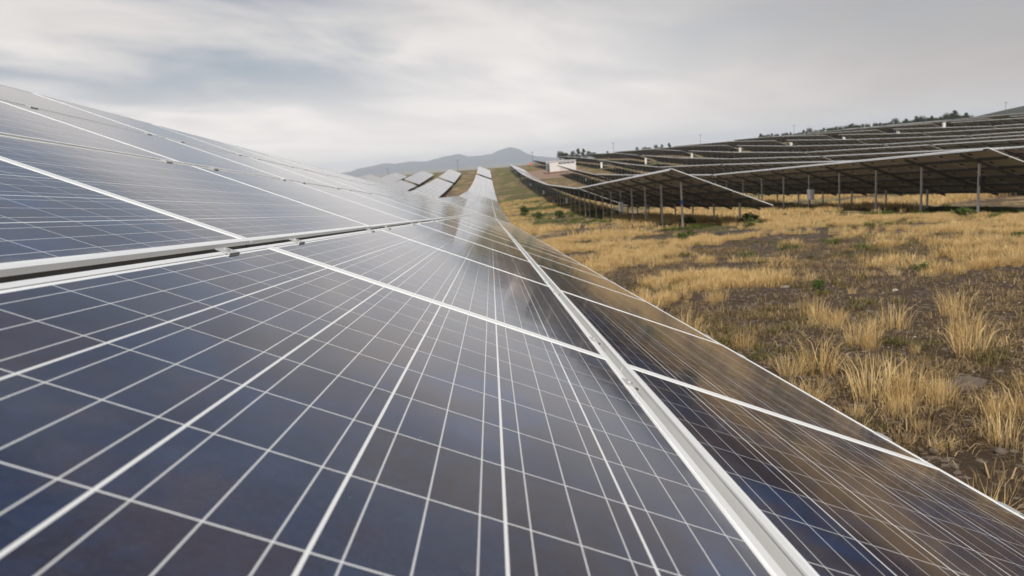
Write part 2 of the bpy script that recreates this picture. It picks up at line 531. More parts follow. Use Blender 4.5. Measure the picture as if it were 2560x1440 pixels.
def ground_material():
    m, t, bs, out = mat("dry_veld_soil")
    geo = t.new('ShaderNodeNewGeometry').outputs['Position']
    x, y, z = t.xyz(geo)
    p2 = t.vec(x, y, 0.0)
    n_f = t.noise(p2, 26.0, 6, 0.7)
    n_m = t.noise(p2, 3.2, 6, 0.65)
    n_l = t.noise(p2, 0.33, 5, 0.6, 0.4)
    n_x = t.noise(p2, 0.06, 5, 0.6, 0.4)
    n_u = t.noise(p2, 70.0, 4, 0.7)
    soil = t.mix(t.m('ADD', t.m('MULTIPLY', t.ss(n_f, 0.3, 0.7), 0.55), t.m('MULTIPLY', t.ss(n_u, 0.35, 0.65), 0.45)), (0.020, 0.014, 0.010), (0.130, 0.088, 0.055))

    soil = t.mix(t.ss(n_m, 0.45, 0.7), soil, (0.062, 0.042, 0.026))
    gr = t.new('ShaderNodeTexVoronoi')
    t.put(gr.inputs['Vector'], p2)
    gr.inputs['Scale'].default_value = 24.0
    gv = t.xyz(gr.outputs['Color'])[0]
    soil = t.mix(t.m('MULTIPLY', t.ss(gv, 0.80, 0.95), 0.65), soil, (0.25, 0.205, 0.165))
    straw = t.mix(n_f, (0.24, 0.165, 0.08), (0.46, 0.335, 0.175))
    green = t.mix(n_f, (0.045, 0.060, 0.016), (0.11, 0.13, 0.04))
    # straw cover grows with distance from the bare ground near the first table
    cover = t.m('ADD', t.m('MULTIPLY', n_m, 0.55), t.m('MULTIPLY', n_l, 0.45))
    nearw = t.ss(y, 5.0, 40.0)
    th = t.m('SUBTRACT', cover, t.m('SUBTRACT', 0.60, t.m('MULTIPLY', nearw, 0.13)))
    c = t.mix(t.ss(th, 0.0, 0.10), soil, straw)
    # weeds along the lower edges of the rows and in the hollow
    band = t.m('ABSOLUTE', t.m('SUBTRACT', t.m('FRACT', t.m('DIVIDE', t.m('SUBTRACT', x, 9.5 - PIT / 2), PIT)), 0.5))
    gsel = t.m('MULTIPLY', t.ss(band, 0.30, 0.02), t.ss(t.m('ADD', n_l, t.m('MULTIPLY', n_m, 0.3)), 0.60, 0.72))
    c = t.mix(t.m('MULTIPLY', gsel, t.ss(y, 20.0, 32.0)), c, green)
    g2 = t.m('MULTIPLY', t.ss(t.m('ADD', n_x, t.m('MULTIPLY', t.ss(t.m('ABSOLUTE', t.m('SUBTRACT', x, 4.5)), 3.5, 1.0), 0.10)), 0.50, 0.62), t.ss(y, 45.0, 65.0))
    c = t.mix(t.m('MULTIPLY', g2, t.ss(n_l, 0.35, 0.6)), c, green)
    # dark gravel vehicle track across the field
    tr = t.m('ABSOLUTE', t.m('SUBTRACT', t.m('ADD', y, t.m('MULTIPLY', x, 0.62)), 29.6))
    tr = t.m('ADD', tr, t.m('MULTIPLY', t.m('SUBTRACT', n_l, 0.5), 3.0))
    trm = t.m('MULTIPLY', t.ss(tr, 2.3, 1.1), t.ss(x, 1.2, 2.6))
    c = t.mix(t.m('MULTIPLY', trm, 0.85), c, t.mix(n_f, (0.042, 0.034, 0.030), (0.10, 0.08, 0.068)))
    # red-brown service yard by the transformer station
    yd = t.m('ADD', t.m('POWER', t.m('DIVIDE', t.m('SUBTRACT', x, 19.0), 9.0), 2.0), t.m('POWER', t.m('DIVIDE', t.m('SUBTRACT', y, 226.0), 34.0), 2.0))
    yd = t.m('ADD', yd, t.m('MULTIPLY', t.m('SUBTRACT', n_l, 0.5), 1.2))
    c = t.mix(t.ss(yd, 1.1, 0.8), c, t.mix(n_m, (0.20, 0.115, 0.075), (0.25, 0.19, 0.15)))
    # far plain: scrub
    c = t.mix(t.ss(y, 360.0, 600.0), c, t.mix(t.noise(p2, 0.004, 5, 0.6), (0.10, 0.085, 0.055), (0.19, 0.155, 0.10)))
    c = t.mix(t.ss(x, 300.0, 420.0), c, t.mix(t.noise(p2, 0.05, 5, 0.7), (0.022, 0.025, 0.018), (0.05, 0.048, 0.032)))
    t.put(bs.inputs['Base Color'], c)
    bs.inputs['Roughness'].default_value = 0.95
    bs.inputs['Specular IOR Level'].default_value = 0.15
    b = t.new('ShaderNodeBump')
    b.inputs['Strength'].default_value = 0.9
    b.inputs['Distance'].default_value = 0.05
    t.put(b.inputs['Height'], t.m('ADD', n_f, t.m('MULTIPLY', gv, 0.5)))
    t.t.links.new(b.outputs[0], bs.inputs['Normal'])
    return m


v, f = ground_mesh()
go = add('ground', big_mesh('ground', v, quads=f, mats=[ground_material()]))
go['kind'] = 'structure'
go['label'] = 'dry stony ground sloping away between the solar rows'

# ------------------------------------------------------------------ mountains on the horizon
PROF = [(700, 450), (875, 428), (900, 420), (935, 412), (960, 407), (985, 408), (1020, 403), (1060, 402), (1090, 396), (1120, 388), (1148, 383),
        (1168, 390), (1200, 387), (1230, 384), (1255, 371), (1275, 366), (1290, 369), (1320, 383), (1345, 390), (1390, 394), (1500, 392)]
M_MT = simple("scrub_with_haze_tint", (0.040, 0.058, 0.085), 0.95, 0, 0.35, 0.002)  # scrub colour with blue distance haze mixed in


def cam_ray(px, py):
    c = ((px - 1330.785) / 1803.89, (py - 736.571) / 1803.89, 1.0)
    w = Vector([sum(WM[r][i] * c[r] for r in range(3)) for i in range(3)])
    return w


def mountains():
    pxs = np.linspace(700, 1500, 161)
    prof = np.interp(pxs, [p[0] for p in PROF], [p[1] for p in PROF])
    D = 8200.0
    cx, cz = [], []
    for a, b in zip(pxs, prof):
        w = cam_ray(a, b)
        w *= D / w.y
        cx.append(CAM.x + w.x)
        cz.append(CAM.z + w.z)
    cx, cz = np.array(cx), np.array(cz)
    cz = np.maximum(cz + 2.5 * np.sin(cx / 47.) + 1.6 * np.sin(cx / 19. + 1), -56)
    nd = 28
    tt = np.linspace(-1, 1, nd)
    v = []
    for x, z in zip(cx, cz):
        for s in tt:
            h = (z + 56) * (1 - abs(s)) ** 0.9 - 56
            h += (0.10 * (z + 56)) * math.sin(x / 90 + s * 9) * abs(s) * (1 - abs(s)) * 2
            v.append((x * (1 + s * 0.14), D + CAM.y + s * 1300, h - 2))
    n = len(cx)
    a = np.arange((n - 1) * (nd - 1))
    i, j = a // (nd - 1), a % (nd - 1)
    b = i * nd + j
    f = np.stack([b, b + nd, b + nd + 1, b + 1], 1)
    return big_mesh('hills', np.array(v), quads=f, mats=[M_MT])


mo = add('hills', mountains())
mo['kind'] = 'structure'
mo['label'] = 'blue hazy ridge of hills with one rounded peak on the horizon'

# ------------------------------------------------------------------ solar table parts
FR = 0.020        # lip of the short frame sides
FL = 0.015        # lip of the long frame sides


def slab(mb, u0, v0, pid=0.0, mi=(0, 1)):
    """laminate: glass face up, backsheet below"""
    a, b, c, d = (u0 + FR, v0 + FL), (u0 + PL - FR, v0 + FL), (u0 + PL - FR, v0 + PW - FL), (u0 + FR, v0 + PW - FL)
    uv = [(q[0] - u0, q[1] - v0) for q in (a, b, c, d)]
    z0, z1 = -0.007, -0.0015
    # table frame: u along +Y, v up slope; normal = u x v
    mb.quad((*a, z1), (*b, z1), (*c, z1), (*d, z1), mi[0], uv, pid)
    mb.quad((*d, z0), (*c, z0), (*b, z0), (*a, z0), mi[1])


def frame(mb, u0, v0, mi=0, shade_mi=1):
    h0, h1 = -0.040, 0.0
    # top lip, then the hollow wall set back under it
    mb.box(u0, u0 + PL, v0, v0 + FL, -0.011, h1, mi)
    mb.box(u0, u0 + PL, v0 + PW - FL, v0 + PW, -0.004, h1, mi)
    mb.box(u0 + .003, u0 + PL - .003, v0 + .008, v0 + .013, h0, -0.0111, shade_mi)  # lower frame wall, its shade painted in as a dark colour
    mb.box(u0 + .003, u0 + PL - .003, v0 + PW - FL + .002, v0 + PW - .002, h0, -0.0041, mi)
    mb.box(u0, u0 + FR, v0 + FL, v0 + PW - FL, -0.030, h1 - 0.0004, mi)
    mb.box(u0 + PL - FR, u0 + PL, v0 + FL, v0 + PW - FL, -0.030, h1 - 0.0004, mi)


def jbox(mb, u0, v0, mi=0):
    mb.box(u0 + PL - 0.30, u0 + PL - 0.16, v0 + PW / 2 - 0.06, v0 + PW / 2 + 0.06, -0.038, -0.0072, mi)


_m = MB(); slab(_m, 0, 0); ME_PANEL = _m.mesh('solar_panel', [M_GLASS, M_BACK])
_m = MB(); frame(_m, 0, 0); ME_FRAME = _m.mesh('panel_frame', [M_ALU, M_WALL_SHADE])
_m = MB(); jbox(_m, 0, 0); ME_JBOX = _m.mesh('junction_box', [M_JBOX])


def array_mesh(i0, i1):
    mb = MB()
    n = 0
    for i in range(i0, i1):
        for b in range(5):
            n += 1
            u0, v0 = i * PITCH + (PITCH - PL) / 2, b * VPITCH
            slab(mb, u0, v0, float(n), (0, 1))
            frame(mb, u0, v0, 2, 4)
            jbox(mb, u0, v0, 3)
    return mb.mesh('panel_array', [M_GLASS, M_BACK, M_ALU, M_JBOX, M_WALL_SHADE])


NCOL = 18
TL = NCOL * PITCH
ME_ARRAY = array_mesh(0, NCOL)
PURL = (0.05,) + tuple(q * VPITCH - 0.019 for q in (1, 2, 3, 4)) + (SV - 0.035,)


def purlin_mesh(u0, u1):
    mb = MB()
    # C section
    mb.box(u0 + .02, u1 - .02, -0.040, 0.040, -0.046, -0.042)
    mb.box(u0 + .02, u1 - .02, -0.040, -0.036, -0.112, -0.046)
    mb.box(u0 + .02, u1 - .02, -0.040, 0.040, -0.116, -0.112)
    return mb.mesh('purlin', [M_RAIL])


ME_PURL = purlin_mesh(0, TL)


def edge_mesh(u0, u1):
    mb = MB()
    mb.box(u0 + .25, u1 - .25, -0.004, 0.002, -0.105, -0.0405)
    mb.box(u0 + .25, u1 - .25, -0.045, -0.0041, -0.105, -0.101)
    return mb.mesh('edge_channel', [M_STEEL])


ME_EDGE = edge_mesh(0, TL)
_m = MB()
_m.box(-0.004, 0.004, -0.10, SV - 0.05, -0.226, -0.124)
_m.box(-0.035, 0.035, -0.10, SV - 0.05, -0.123, -0.117)
_m.box(-0.035, 0.035, -0.10, SV - 0.05, -0.233, -0.227)
ME_RAFT = _m.mesh('rafter', [M_RAIL])
# C section post of unit height, open towards +X
_m = MB()
_m.box(-0.04, -0.034, -0.036, 0.036, 0, 1)
_m.box(-0.034, 0.04, -0.036, -0.030, 0, 1)
_m.box(-0.034, 0.04, 0.030, 0.036, 0, 1)
ME_POST = _m.mesh('post', [M_STEEL])
V_HI, V_LO = 4 * VPITCH - 0.05, 1 * VPITCH - 0.05

# combiner box with door, hinges side and conduit
_m = MB(); _m.box(-0.12, 0.12, -0.25, 0.25, -0.33, 0.33)
ME_CB = _m.mesh('combiner_box', [M_WBOX])
_m = MB(); _m.box(-0.14, -0.121, -0.235, 0.235, -0.31, 0.31); _m.box(-0.155, -0.141, 0.17, 0.195, -0.06, 0.06)
ME_CBD = _m.mesh('box_door', [M_WBOX])
_m = MB(); _m.tube([(0, 0.1, -0.33), (0.0, 0.13, -0.75), (0.1, 0.32, -0.95), (0.1, 0.36, -1.2)], 0.03, n=8)
_m.tube([(0, 0.1, 0.33), (0, 0.2, 0.55), (0.1, 0.6, 0.62), (0.35, 1.0, 0.62)], 0.025, n=8)
ME_CBC = _m.mesh('cable_conduit', [M_JBOX])


class Table:
    """one rigid tilted table with its root at ground level under the near lower corner"""
    def __init__(self, x_low, y0, z0, slope, label, group):
        s, c = math.sin(slope), math.cos(slope)
        U = Vector((0, c, s))
        V = Vector((-math.cos(TILT), 0, math.sin(TILT)))
        V = (V - U * V.dot(U)).normalized()
        N = U.cross(V).normalized()
        self.U, self.V, self.N = U, V, N
        self.o = Vector((x_low, y0, z0))
        gzv = float(ground(x_low, y0))
        self.root = empty('solar_table', (x_low, y0, gzv))
        self.M = Matrix(((U.x, V.x, N.x, 0), (U.y, V.y, N.y, 0), (U.z, V.z, N.z, z0 - gzv), (0, 0, 0, 1)))
        tag(self.root, label, 'solar table', group)

    def part(self, name, me, u=0.0, v=0.0, w=0.0, parent=None):
        return add(name, me, self.root, self.M @ Matrix.Translation((u, v, w)))

    def at(self, u, v, w=0.0):
        return self.o + self.U * u + self.V * v + self.N * w

    def posts(self, us, both=True):
        res = []
        for u in us:
            for v in ((V_HI, V_LO) if both else (V_HI,)):
                p = self.at(u, v, -0.22)
                g = float(ground(p.x, p.y)) - 0.12
                M = Matrix.Translation(Vector((p.x, p.y, g)) - self.root.location) @ Matrix.Diagonal((1, 1, max(0.3, p.z - g), 1))
                o = add('post', ME_POST, self.root, M)
                res.append((o, p, g))
        return res

    def racking(self, us, purl=ME_PURL, u0=0.0, edge=None):
        edge = edge or ME_EDGE
        for v in PURL:
            self.part('purlin', purl, u0, v)
        self.part('edge_channel', edge, u0, SV)
        for u in us:
            self.part('rafter', ME_RAFT, u, 0)

    def panels(self, i0, i1):
        for i in range(i0, i1):
            for b in range(5):
                u0, v0 = i * PITCH + (PITCH - PL) / 2, b * VPITCH
                # panels never sit dead level on the rails
                a, bb = rng.normal(0, 0.0005), rng.normal(0, 0.0005)
                J = Matrix.Translation((PL / 2, PW / 2, 0)) @ Matrix.Rotation(a, 4, 'X') @ Matrix.Rotation(bb, 4, 'Y') @ Matrix.Translation((-PL / 2, -PW / 2, 0))
                p = add('solar_panel', ME_PANEL, self.root, self.M @ Matrix.Translation((u0, v0, 0)) @ J)
                add('frame', ME_FRAME, p)
                add('junction_box', ME_JBOX, p)

    def combiner(self, u, zoff=1.05):
        p = self.at(u, V_HI, -0.2)
        g = float(ground(p.x, p.y))
        M = Matrix.Translation(Vector((p.x - 0.06, p.y - 0.36, g + zoff)) - self.root.location)
        o = add('combiner_box', ME_CB, self.root, M)
        add('door', ME_CBD, o)
        add('cable', ME_CBC, o)
        return o


# ------------------------------------------------------------------ first row: the table under the camera
SL1 = math.asin(-0.07079590)
t1 = Table(0.0, 0.0, 0.75, SL1, 'largest solar table, filling the foreground under the camera', 'solar tables of the foreground row')
C0, C1, C2 = -3, 17, 23
t1.panels(C0, C1)
st = t1.part('panel_array', array_mesh(C1, C2))
st['kind'] = 'stuff'
st['label'] = 'far end panels of the foreground table'
us1 = [(-2.9 + 4.15 * k) for k in range(12)]
t1.racking(us1, purlin_mesh(C0 * PITCH, C2 * PITCH), edge=edge_mesh(C0 * PITCH, C2 * PITCH))
t1.posts(us1)
# clamps holding the module edges, two per module
_m = MB()
_m.box(-0.032, 0.032, -0.030, 0.004, 0.0006, 0.0030)
_m.box(-0.035, 0.035, -0.030, -0.027, -0.006, 0.0006)
_m.tube([(0, -0.01, 0.003), (0, -0.01, 0.006)], 0.007, n=6)
ME_CL = _m.mesh('clamp', [M_STEEL])
_m = MB()
_m.box(-0.035, 0.035, -0.014, 0.012, 0.0006, 0.0030)
_m.box(-0.035, 0.035, -0.014, -0.011, -0.042, 0.0006)
ME_CLE = _m.mesh('edge_clamp', [M_STEEL])
for i in range(-1, 8):
    for s in (0.30, PITCH - 0.30):
        u = i * PITCH + s + rng.normal(0, 0.006)
        t1.part('clamp', ME_CLE, u, 0.0)
        for b in range(1, 5):
            t1.part('clamp', ME_CL, u, b * VPITCH - (0.0222 if b > 1 else 0.0) - (0.008 if b > 1 else -0.012))


def line_y(k):
    """near side of the cross aisle in row k"""
    return 199.3 - 4.66 * (k - 5)


ORD = ['zeroth', 'first', 'second', 'third', 'fourth', 'fifth', 'sixth', 'seventh', 'eighth', 'ninth', 'tenth', 'eleventh', 'twelfth', 'thirteenth']


def place_table(k, y0, label, group, detail, xlow=None, full_posts=True, box=True):
    y1 = y0 + TL
    z0, z1 = float(ztop(k, y0)) - DZ, float(ztop(k, y1)) - DZ
    sl = math.atan2(z1 - z0, TL)
    t = Table((XT[k] + DX) if xlow is None else xlow, y0, z0, sl, label, group)
    us = [1.75 + 4.15 * j for j in range(9)]
    if detail:
        t.panels(0, NCOL)
    else:
        t.part('panel_array', ME_ARRAY)
    t.racking(us)
    t.posts(us, full_posts)
    if box:
        t.combiner(us[4])
    return t


G1 = 'solar tables of the foreground row'
y = 45.9
n = 0
while y < 190:
    n += 1
    place_table(1, y, 'pale reflecting table, %s one beyond the foreground table in the same row' % ORD[n], G1, False, xlow=0.0, box=False)
    y += TL + 0.25
place_table(1, 237.5, 'table just past the cross aisle in the foreground row', G1, False, xlow=0.0, box=False)
place_table(1, 237.5 + TL + .25, 'last table of the foreground row before the fence', G1, False, xlow=0.0, box=False)

GL = 'solar tables of the rows left of the foreground row'
for k in range(0, -5, -1):
    xl = -11.9 + 11.7 * k
    ya = line_y(k) - 0.3 + (2 if k else -1)
    nm = ORD[1 - k]
    place_table(1, ya - TL, 'tilted table nearest the aisle in the %s row left of the foreground row' % nm, GL, False, xlow=xl, box=False)
    place_table(1, ya - 2 * TL - .5, 'tilted table second before the aisle in the %s row left of the foreground row' % nm, GL, False, xlow=xl, box=False)
    if k == 0:
        place_table(1, ya - 3 * TL - 1, 'tilted table third before the aisle in the %s row left of the foreground row' % nm, GL, False, xlow=xl, box=False)
    place_table(1, ya + 7.5, 'tilted table just past the aisle in the %s row left of the foreground row' % nm, GL, False, xlow=xl, box=False)
    place_table(1, ya + 8 + TL, 'tilted end table by the fence in the %s row left of the foreground row' % nm, GL, False, xlow=xl, box=False)

GRR = 'solar tables of the rows right of the foreground row'
tables = {}
for k in range(2, 14):
    ya = 212.3 if k == 2 else line_y(k)
    if k == 3:
        ya = 207.4
    n = 0
    y0 = ya - TL
    ylim = 30 if k == 2 else 25 if k == 3 else max(26, 1.12 * XT[k] - 6)
    while y0 > ylim - 1 - (TL - 6 if k > 3 else 0):
        n += 1
        y0 = ya - n * TL - (n - 1) * 0.62
        if y0 < ylim - (TL - 6 if k > 3 else 1.5):
            break
        last = y0 - TL - .62 < ylim - 1.5
        lab = 'dark underside table, %s before the aisle in the %s row right of the foreground row' % (ORD[n], ORD[k - 1])
        if k == 2 and last:
            lab = 'nearest table right of the foreground row, with a blue tag on its end post'
        if k == 3 and last:
            lab = 'table at the right edge with a white box hung on its fifth front post'
        det = k in (2, 3) and last
        t = place_table(k, y0, lab, GRR, det, box=k <= 8)
        tables[(k, n)] = t
        if k in (2, 3) and last:
            NEAR = t
            if k == 2:
                mb = MB()
                mb.box(-0.054, 0.054, -0.049, 0.049, 1.27, 1.45)
                p = t.at(1.75, V_HI, -0.2)
                add('tag', mb.mesh('tag', [M_BLUE]), t.root, Matrix.Translation(Vector((p.x, p.y, float(ground(p.x, p.y)) - 0.1)) - t.root.location))
            else:
                mb = MB()
                mb.box(-0.02, 0.16, -0.16, -0.05, 1.35, 1.75)
                p = t.at(1.75, V_HI, -0.2)
                add('switch_box', mb.mesh('switch_box', [M_JBOX]), t.root, Matrix.Translation(Vector((p.x, p.y, float(ground(p.x, p.y)) - 0.1)) - t.root.location))
    for j in range(3 if k < 9 else 2):
        if k == 3 and j == 0:
            continue
        y0 = ya + 7.4 + j * (TL + .6)
        if y0 + TL > 325:
            break
        place_table(k, y0, 'table number %s past the aisle in the %s row right of the foreground row' % (ORD[j + 1], ORD[k - 1]), GRR, False, full_posts=False, box=k <= 7)

# ------------------------------------------------------------------ white cabinets in the aisle
CAB = [(31.7, 208, -2.4, 1.25), (43.6, 203, -2.7, 1.95), (55.7, 199, -2.2, 1.7), (67.6, 194, -1.4, 1.5), (79.6, 189, -.7, 1.3), (91.5, 184, -.1, 1.2), (103.1, 179, .4, 1.3), (112.5, 175, 1.2, 1.2)]
for n, (x, y, z, h) in enumerate(CAB):
    g = float(ground(x, y))
    top = z + h * .85
    r = empty('cabinet', (x, y, g))
    tag(r, 'white electrical cabinet in the aisle, %s one counted from the transformer station' % ORD[n + 1], 'cabinet', 'white cabinets in the cross aisle')
    mb = MB(); mb.box(-.26, .26, -.3, .3, 0.25, top - g - 0.06)
    bevel(add('body', mb.mesh('body', [M_WBOX]), r), .02)
    mb = MB(); mb.box(-.30, .30, -.36, .36, top - g - .058, top - g)
    add('roof', mb.mesh('roof', [M_WBOX]), r)
    mb = MB(); mb.box(-.22, .22, -.325, -.302, .32, top - g - .12)
    add('door', mb.mesh('door', [M_WBOX]), r)
    mb = MB(); mb.box(-.30, .30, -.34, .34, -.15, .248)
    add('plinth', mb.mesh('plinth', [M_PAD]), r)

# ------------------------------------------------------------------ transformer station
a0, a1 = Vector((18.0, 222.0, 0)), Vector((27.0, 233.5, 0))
dirv = (a1 - a0); LEN = 9.2
dirv = Vector((1, 0.42, 0)).normalized()
base_z = -3.35
station = empty('transformer_station', (18.1, 222.5, base_z))
station.rotation_euler = (0, 0, math.atan2(dirv.y, dirv.x))
tag(station, 'long white transformer station with a strip of dark vents, behind the third row', 'transformer station')
mb = MB(); mb.box(0, LEN, 0, 2.6, 0.0, 3.05)
bevel(add('body', mb.mesh('body', [M_WHITE]), station), .05)
mb = MB(); mb.box(-.12, LEN + .12, -.12, 2.72, 3.052, 3.2)
bevel(add('roof', mb.mesh('roof', [M_WHITE]), station), .03)
for q in range(4):
    mb = MB()
    x0 = 3.0 + q * 1.45
    for s in range(5):
        mb.box(x0, x0 + 1.25, -.035, -.004, 2.22 + s * .1, 2.29 + s * .1, 0)
    add('vent', mb.mesh('vent', [M_GREY]), station)
mb = MB(); mb.box(-.05, -.004, .25, 2.35, .05, 2.7); mb.box(-.09, -.052, 1.25, 1.35, 1.0, 1.3)
add('door', mb.mesh('door', [M_GREY]), station)
mb = MB(); mb.box(-.8, LEN + .6, -.9, 3.2, -1.3, -.004)
add('plinth', mb.mesh('plinth', [M_PAD]), station)
mb = MB()
for s in range(3):
    mb.box(-1.7 + .3 * s, -1.4 + .3 * s, .5, 1.9, -1.0, -.85 + .27 * s)
add('steps', mb.mesh('steps', [M_GREY]), station)

# orange marker at the far end of the service yard
g = float(ground(17.0, 300.0))
mk = empty('marker_post', (17.0, 300.0, g))
tag(mk, 'small orange marker beyond the service yard near the fence', 'marker')
mb = MB(); mb.tube([(0, 0, 0), (0, 0, 1.2)], .06, n=8)
add('pole', mb.mesh('pole', [M_STEEL]), mk)
mb = MB(); mb.box(-.45, .45, -.03, .03, 1.2, 2.1)
add('board', mb.mesh('board', [M_ORANGE]), mk)

# ------------------------------------------------------------------ fence along the far boundary
FY = 342.0
fx = np.arange(-78, 140, 3.2)
fence = empty('fence', (fx[0], FY, float(ground(fx[0], FY))))
tag(fence, 'thin wire fence with steel posts closing the field at the far end', 'fence')
_m = MB(); _m.tube([(0, 0, 0), (0, 0, 2.3)], .05, n=6)
_m.tube([(0, 0, 2.3), (0, .25, 2.6)], .04, n=6)
ME_FP = _m.mesh('fence_post', [M_STEEL])
for x in fx:
    add('post', ME_FP, fence, Matrix.Translation(Vector((x, FY, float(ground(x, FY)) - .1)) - fence.location))
mb = MB()
for h in (.2, .6, 1.0, 1.4, 1.8, 2.2):
    mb.tube([Vector((x, FY, float(ground(x, FY)) + h)) - fence.location for x in fx], .012, n=4)
add('wire', mb.mesh('wire', [M_STEEL]), fence)

# ------------------------------------------------------------------ utility poles


def pole(x, y, px_top, label):
    z = float(ground(x, y))
    # height from how tall it stands in the place
    h = px_top - z
    r = empty('utility_pole', (x, y, z))
    tag(r, label, 'utility pole', 'utility poles around the field')
    mb = MB(); mb.tube([(0, 0, -.3), (0, 0, h)], .11, .08, n=8)
    add('pole', mb.mesh('pole', [M_WOOD]), r)
    mb = MB(); mb.box(-.9, .9, -.06, .06, h - .55, h - .42)
    add('crossarm', mb.mesh('crossarm', [M_WOOD]), r)
    mb = MB()
    for q in (-.8, 0.35, .8):
        mb.tube([(q, 0, h - .42), (q, 0, h - .2)], .05, .03, n=6)
    add('insulator', mb.mesh('insulator', [M_GREY]), r)


def from_px(px, py, y):
    w = cam_ray(px, py)
    w = w * ((y - CAM.y) / w.y)
    return CAM + w


for px, pt, y, lab in ((969, 421, 420, 'thin wooden pole left of the hills, standing behind the left rows'),
                       (1143, 399, 430, 'thin wooden pole in front of the blue hills beside the foreground row'),
                       (1330, 379, 420, 'thin wooden pole standing between the peak and the white station'),
                       (1533, 356, 430, 'thin wooden pole rising behind the solar rows right of the tree cluster'),
                       (1751, 336, 430, 'thin wooden pole on the skyline just before the ridge trees begin'),
                       (1985, 312, 420, 'thin wooden pole standing among the ridge trees'),
                       (2515, 254, 330, 'dark pole against the low hill at the far right')):
    p = from_px(px, pt, y)
    pole(p.x, y, p.z, lab)

# ------------------------------------------------------------------ trees


def leaf_mat(name, c0, c1):
    m, t, bs, out = mat(name)
    at = t.new('ShaderNodeAttribute'); at.attribute_name = 'tone'
    n = t.noise(t.new('ShaderNodeTexCoord').outputs['Object'], 1.3, 3, 0.6)
    t.put(bs.inputs['Base Color'], t.mix(t.m('ADD', t.m('MULTIPLY', at.outputs['Fac'], .7), t.m('MULTIPLY', n, .3)), c0, c1))
    bs.inputs['Roughness'].default_value = 0.7
    bs.inputs['Specular IOR Level'].default_value = 0.2
    return m


M_LEAF = leaf_mat("tree_foliage", (0.018, 0.026, 0.014), (0.060, 0.072, 0.036))
M_BARK = simple("bark", (0.09, 0.07, 0.055), 0.9, 0, 0.3)
M_SHRUB = leaf_mat("shrub_foliage", (0.032, 0.052, 0.013), (0.11, 0.145, 0.038))


def leaf_cloud(n, centers, radii, size, seed):
    r = np.random.default_rng(seed)
    k = r.integers(0, len(centers), n)
    d = r.normal(size=(n, 3))
    d /= np.linalg.norm(d, axis=1)[:, None]
    rr = r.random(n) ** 0.45
    p = centers[k] + d * (radii[k] * rr[:, None])
    a = r.normal(size=(n, 3)); a /= np.linalg.norm(a, axis=1)[:, None]
    b = np.cross(a, r.normal(size=(n, 3))); b /= np.linalg.norm(b, axis=1)[:, None] + 1e-9
    s = size * (0.6 + 0.8 * r.random(n))[:, None]
    v = np.stack([p - a * s - b * s * .45, p + a * s * .2 - b * s * .6, p + a * s * 1.1, p - a * s * .2 + b * s * .6], 1).reshape(-1, 3)
    q = np.arange(n * 4).reshape(-1, 4)
    tone = np.repeat(r.random(n) * .6 + .4 * r.random(len(centers))[k], 4)
    return v, q, tone


TREES = []
for s in range(5):
    r = np.random.default_rng(50 + s)
    conic = s in (1, 3)
    H = 1.0
    cs, rs = [], []
    nb = 9 if conic else 11
    for q in range(nb):
        z = .28 + .68 * q / (nb - 1) if conic else .34 + .55 * r.random()
        w = (.26 * (1 - z) + .06) if conic else .30 * math.sqrt(max(.05, 1 - ((z - .58) / .42) ** 2))
        a = r.random() * 6.28
        rad = w * (.2 + .7 * r.random())
        cs.append((math.cos(a) * rad, math.sin(a) * rad, z))
        e = (.13 + .07 * r.random()) * (1 if not conic else 1.1 - .6 * z)
        rs.append((e * 1.25, e * 1.25, e))
    cv, cq, ct = leaf_cloud(1500, np.array(cs), np.array(rs), .024, 70 + s)
    crown = big_mesh('crown', cv, quads=cq, mats=[M_LEAF], attr=ct, smooth=False)
    mb = MB()
    mb.tube([(0, 0, -.03), (.01, .005, .25), (0.0, .012, .55), (.01, 0, .8)], .028, .008, n=6)
    for c in cs[:6]:
        mb.tube([(0, 0, max(.15, c[2] - .2)), (c[0] * .5, c[1] * .5, c[2] - .08), c], .012, .004, n=5)
    TREES.append((crown, mb.mesh('trunk', [M_BARK])))


def tree(x, y, h, kind, w, label, group):
    z = float(ground(x, y))
    r = empty('tree', (x, y, z))
    tag(r, label, 'tree', group)
    M = Matrix.Rotation(random.random() * 6.28, 4, 'Z') @ Matrix.Diagonal((h * w, h * w, h, 1))
    add('crown', TREES[kind][0], r, M)
    add('trunk', TREES[kind][1], r, M)


# tree line on the ridge, right of the field; top of each as it stands in the place
tops = [(1902, 332), (1914, 330), (1930, 332), (1945, 331), (1962, 328), (1976, 329), (1990, 326), (2008, 324), (2024, 316), (2042, 321), (2060, 317), (2078, 311),
        (2090, 314), (2105, 311), (2118, 309), (2130, 306), (2146, 303), (2158, 308), (2172, 305), (2186, 304), (2200, 304), (2213, 297), (2228, 302), (2242, 290),
        (2254, 299), (2266, 294), (2278, 292), (2290, 289), (2302, 285), (2316, 290), (2330, 287), (2343, 284), (2352, 290), (2362, 279), (2374, 281), (2388, 274), (2402, 276), (2414, 281), (2426, 284)]
fill = [((a[0] + b[0]) / 2, max(a[1], b[1]) + random.uniform(1, 5)) for a, b in zip(tops, tops[1:])]
tops = sorted(tops + fill)
for n, (px, pt) in enumerate(tops):
    y = 352 + 14 * random.random()
    p = from_px(px, pt + random.uniform(-1, 1), y)
    g = float(ground(p.x, y))
    tree(p.x, y, max(2.5, .92 * (p.z - g)), (n * 3 + 1) % 5, random.uniform(1.0, 1.4), 'dark tree, number %d from the left in the ridge tree line' % (n + 1), 'trees along the ridge')
